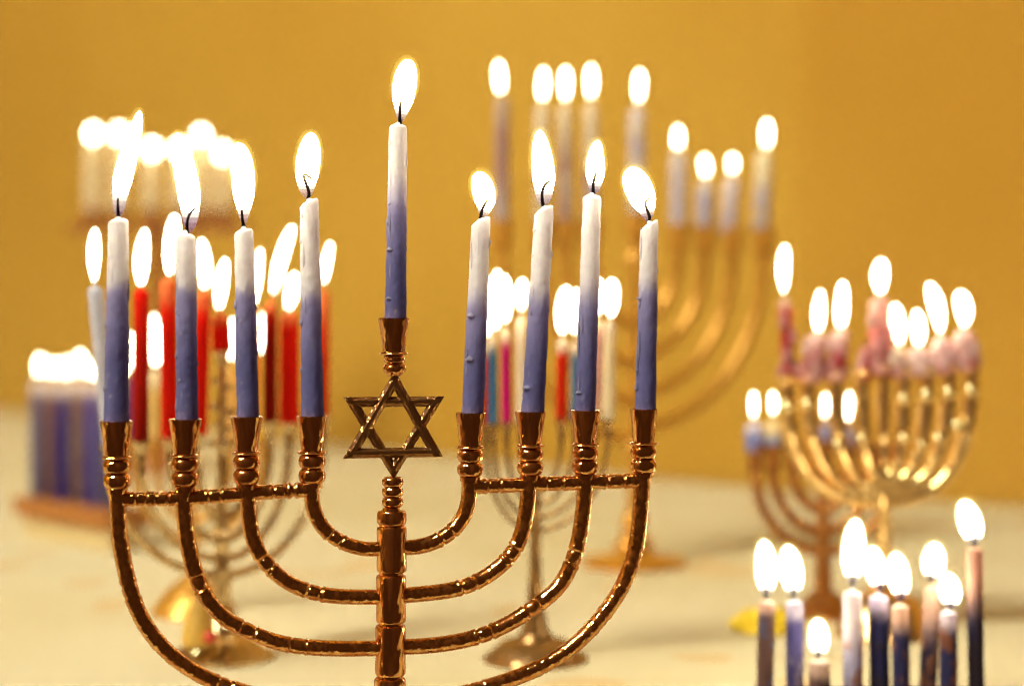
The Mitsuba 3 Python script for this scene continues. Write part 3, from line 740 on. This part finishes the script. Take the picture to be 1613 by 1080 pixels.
Gl = [((1242, 598), (1236, 476), 20, [(1236, 466), (1234, 420), (1237, 380)], 25, 'tall thin red candle at the left end of the fan shaped menorah', plain(PRED, (0.8, 0.55, 0.45), 10)),
      ((1276, 594), (1288, 534), 34, [(1289, 524), (1290, 490), (1293, 451)], 25, 'pink stub second from the left on the fan shaped menorah', mottled(PNK, PRED, (0.85, 0.62, 0.6), 16)),
      ((1316, 592), (1324, 528), 30, [(1324, 518), (1326, 480), (1328, 437)], 26, 'pink stub third from the left on the fan shaped menorah', mottled(PNK, PRED, (0.85, 0.62, 0.6), 16)),
      ((1360, 590), (1366, 552), 28, None, 0, 'unlit red wax lump left of the tall pink candle', mottled(PRED, PNK, (0.7, 0.3, 0.3), 8)),
      ((1388, 582), (1386, 478), 34, [(1388, 466), (1386, 440), (1390, 402)], 31, 'tall lumpy pink candle in the middle of the fan shaped menorah', mottled((0.70, 0.36, 0.36), PRED, (0.72, 0.45, 0.42), 30)),
      ((1420, 586), (1416, 556), 28, [(1418, 546), (1414, 510), (1409, 472)], 27, 'pink stub just right of the middle of the fan shaped menorah', mottled(PNK, PRED, (0.9, 0.75, 0.6), 16)),
      ((1456, 584), (1448, 556), 30, [(1447, 546), (1447, 515), (1443, 482)], 26, 'pink stub third from the right on the fan shaped menorah', mottled(PNK, PRED, (0.9, 0.68, 0.68), 26)),
      ((1492, 580), (1482, 540), 32, [(1482, 528), (1476, 485), (1462, 440)], 29, 'pink stub under the long slanting flame of the fan shaped menorah', mottled(PNK, PRED, (0.9, 0.66, 0.68), 30)),
      ((1526, 576), (1518, 528), 32, [(1519, 518), (1518, 485), (1509, 453)], 31, 'pink stub at the right end of the fan shaped menorah', mottled(PNK, PRED, (0.9, 0.66, 0.66), 30))]
for i, (bot, top, w, fp, fw, lab, co) in enumerate(Gl):
    if fp:
        simple('pink_candle', GP, lab, gG, bot, top, w, co, fp, fw, 0.5, seed=110 + i, rough=0.34, fk=0.5, drips=[(bot[0] + d * w * 0.5, top[1] + (bot[1] - top[1]) * f, 13, 22) for d, f in ((-0.8, 0.25), (0.75, 0.45), (-0.2, 0.7), (0.9, 0.85), (-1.0, 0.9))])
    else:
        tag(candle('pink_candle', GP, bot, top, w, w * 0.8, co, None, 0, [(top[0], top[1] - 8), (top[0] + 1, top[1] - 14)], rows=26, n=20, rough=0.2, seed=110 + i), lab, 'candle', gG)

# H: small brown menorah behind it
HP = Plane(1.215, 1297, 0.0)
tr = table_row(1.215)
Ha = [(1190, 742, 868), (1218, 742, 836), (1249, 742, 802), (1299, 735, None), (1337, 742, 802), (1372, 742, 836), (1402, 742, 868)]
back_menorah('small_brown_menorah', HP, 'brown_brass', 1297, [(742, 16), (760, 18), (870, 24), (900, 28), (935, 30)], Ha, 17, (32, 42, 22),
             [(930, 32), (936, 52), (945, 62), (952, 90), (tr - 5, 132), (tr, 134)], 'small brown brass menorah with round arms behind the fan shaped menorah')
gH = 'blue stubs of the small brown menorah'
Hl = [((1189, 704), (1188, 674), 30, [(1188, 664), (1187, 638), (1187, 610)], 21, 'melted blue stub at the left end of the small brown menorah', plain((0.24, 0.30, 0.66), (0.7, 0.64, 0.78), 8)),
      ((1218, 704), (1218, 672), 28, [(1218, 660), (1218, 634), (1217, 610)], 21, 'melted blue stub second from the left on the small brown menorah', plain((0.28, 0.34, 0.62), (0.84, 0.7, 0.42), 14)),
      ((1299, 697), (1300, 676), 22, [(1300, 664), (1300, 640), (1300, 612)], 18, 'blue stub on the middle of the small brown menorah, seen between brass arms', plain((0.3, 0.3, 0.5))),
      ((1337, 704), (1337, 682), 22, [(1336, 674), (1337, 645), (1338, 610)], 19, 'blue stub right of the middle of the small brown menorah, seen between brass arms', plain((0.3, 0.3, 0.5)))]
for i, (bot, top, w, fp, fw, lab, co) in enumerate(Hl):
    simple('blue_stub', HP, lab, gH, bot, top, w, co, fp, fw, 0.55, seed=130 + i, rough=0.12)

# I: dark mottled candles on a low holder, lower right
IP = Plane(0.955, 1370, 0.0)
tr = table_row(0.955)
gI = 'dark mottled candles at the lower right'
NAV, BRN, LLC = (0.045, 0.045, 0.14), (0.28, 0.13, 0.11), (0.50, 0.42, 0.62)
Il = [((1204, 1104), (1208, 952), 27, 27, [(1207, 940), (1207, 900), (1203, 852)], 34, 0.004, 'brown and grey violet candle at the left end of the dark row', mottled((0.20, 0.11, 0.10), (0.16, 0.14, 0.24), (0.74, 0.52, 0.46), 10)),
      ((1252, 1104), (1252, 952), 29, 27, [(1250, 940), (1247, 900), (1240, 860)], 36, 0.004, 'violet blue candle with orange specks second from the left in the dark row', mottled((0.10, 0.085, 0.26), (0.30, 0.25, 0.42), (0.62, 0.56, 0.74), 16)),
      ((1292, 1104), (1290, 1046), 34, 33, [(1289, 1035), (1290, 1010), (1287, 975)], 32, -0.012, 'short pinkish black stub with a small flame in the dark row', mottled((0.10, 0.06, 0.07), (0.20, 0.12, 0.13), (0.72, 0.56, 0.52), 16)),
      ((1344, 1104), (1342, 938), 31, 31, [(1343, 922), (1344, 880), (1348, 818)], 37, 0.0, 'lilac white candle under the tallest flame of the dark row', mottled((0.44, 0.42, 0.66), (0.38, 0.20, 0.20), (0.76, 0.68, 0.76), 60)),
      ((1386, 1104), (1384, 944), 31, 31, [(1386, 930), (1380, 900), (1374, 862)], 33, 0.006, 'navy candle with a lilac top in the middle of the dark row', mottled(NAV, (0.06, 0.05, 0.09), (0.56, 0.48, 0.66), 20)),
      ((1420, 1104), (1418, 958), 28, 27, [(1419, 945), (1416, 910), (1410, 871)], 35, -0.004, 'pinkish brown and navy candle right of the middle of the dark row', mottled(NAV, BRN, (0.78, 0.56, 0.48), 26)),
      ((1460, 1104), (1469, 928), 29, 27, [(1466, 914), (1470, 890), (1472, 856)], 37, 0.010, 'slanting pinkish brown and navy candle third from the right in the dark row', mottled(NAV, (0.42, 0.22, 0.17), (0.58, 0.38, 0.32), 60)),
      ((1494, 1104), (1494, 968), 28, 27, [(1497, 958), (1497, 935), (1490, 904)], 34, -0.006, 'navy candle with a pale tip second from the right in the dark row', mottled(NAV, (0.26, 0.10, 0.06), (0.72, 0.62, 0.74), 20)),
      ((1538, 1104), (1535, 868), 25, 25, [(1535, 858), (1530, 830), (1517, 789)], 38, 0.0, 'tallest pinkish brown and black candle at the right end of the dark row', mottled((0.035, 0.03, 0.07), (0.05, 0.035, 0.05), (0.56, 0.32, 0.26), 66))]
D_ = 'candle_tray'
a, b = IP(1185, 1085), IP(1560, 1085)
trb = block(IP, 1185, 1560, 1103, 1108, 0.05).to_mesh()
vv = np.array(trb.vert_properties[:, :3]); vv[:, 2] -= vv[:, 2].min() - 0.0005
obj('tray', (vv, np.array(trb.tri_verts)), 'dark_bronze', D_, 25)
tag(D_, 'low dark tray under the row of dark candles at the lower right edge', 'candle holder')
for i, (bot, top, wb, wt, fp, fw, dy, lab, co) in enumerate(Il):
    wk = [(fp[0][0], fp[0][1] + 4), (fp[0][0], fp[0][1] - 8), (fp[0][0] + 1, fp[0][1] - 18)]
    k = candle('dark_candle', IP, bot, top, wb, wt, co, fp, fw * 0.88, wk, rows=60, n=28, rough=0.09, seed=150 + i, wide=0.5, dy=dy, bands=3)
    tag(k, lab, 'candle', gI)
    obj('socket', lathe(IP, bot[0], [(1104, 36), (1097, 38), (1096.5, 41), (1105, 42)], 20, dy=dy), 'dark_bronze', D_, 30)

# J: small things on the table
e = trimesh.creation.icosphere(4, 1.0)
v = np.array(e.vertices)
v = v * (0.72 + 0.75 * (meshkit.fbm(v * 2.3 + 5, 3, 4) - 0.35))[:, None] * np.array([0.023, 0.017, 0.0105])
v[:, 2] = np.maximum(v[:, 2] + 0.006, 0.0006)
v += ground(1205, EYE / (K * 548))
obj('wrapper', (v, np.array(e.faces)), 'yellow_foil', smooth=25)
tag('wrapper', 'crumpled bright yellow wrapper lying on the table left of the dark candles', 'wrapper')

e = trimesh.creation.icosphere(3, 1.0)
v = np.array(e.vertices)
v = v * (0.7 + 0.7 * meshkit.fbm(v * 2.7 + 2, 2, 8))[:, None] * np.array([0.0052, 0.0042, 0.002])
v[:, 2] = np.maximum(v[:, 2] + 0.0012, 0.0005)
obj('crumb', (v + ground(1530, EYE / (K * 520)), np.array(e.faces)), 'brown_wood', smooth=25)
tag('crumb', 'small brown crumb on the cream table by the right edge', 'crumb')
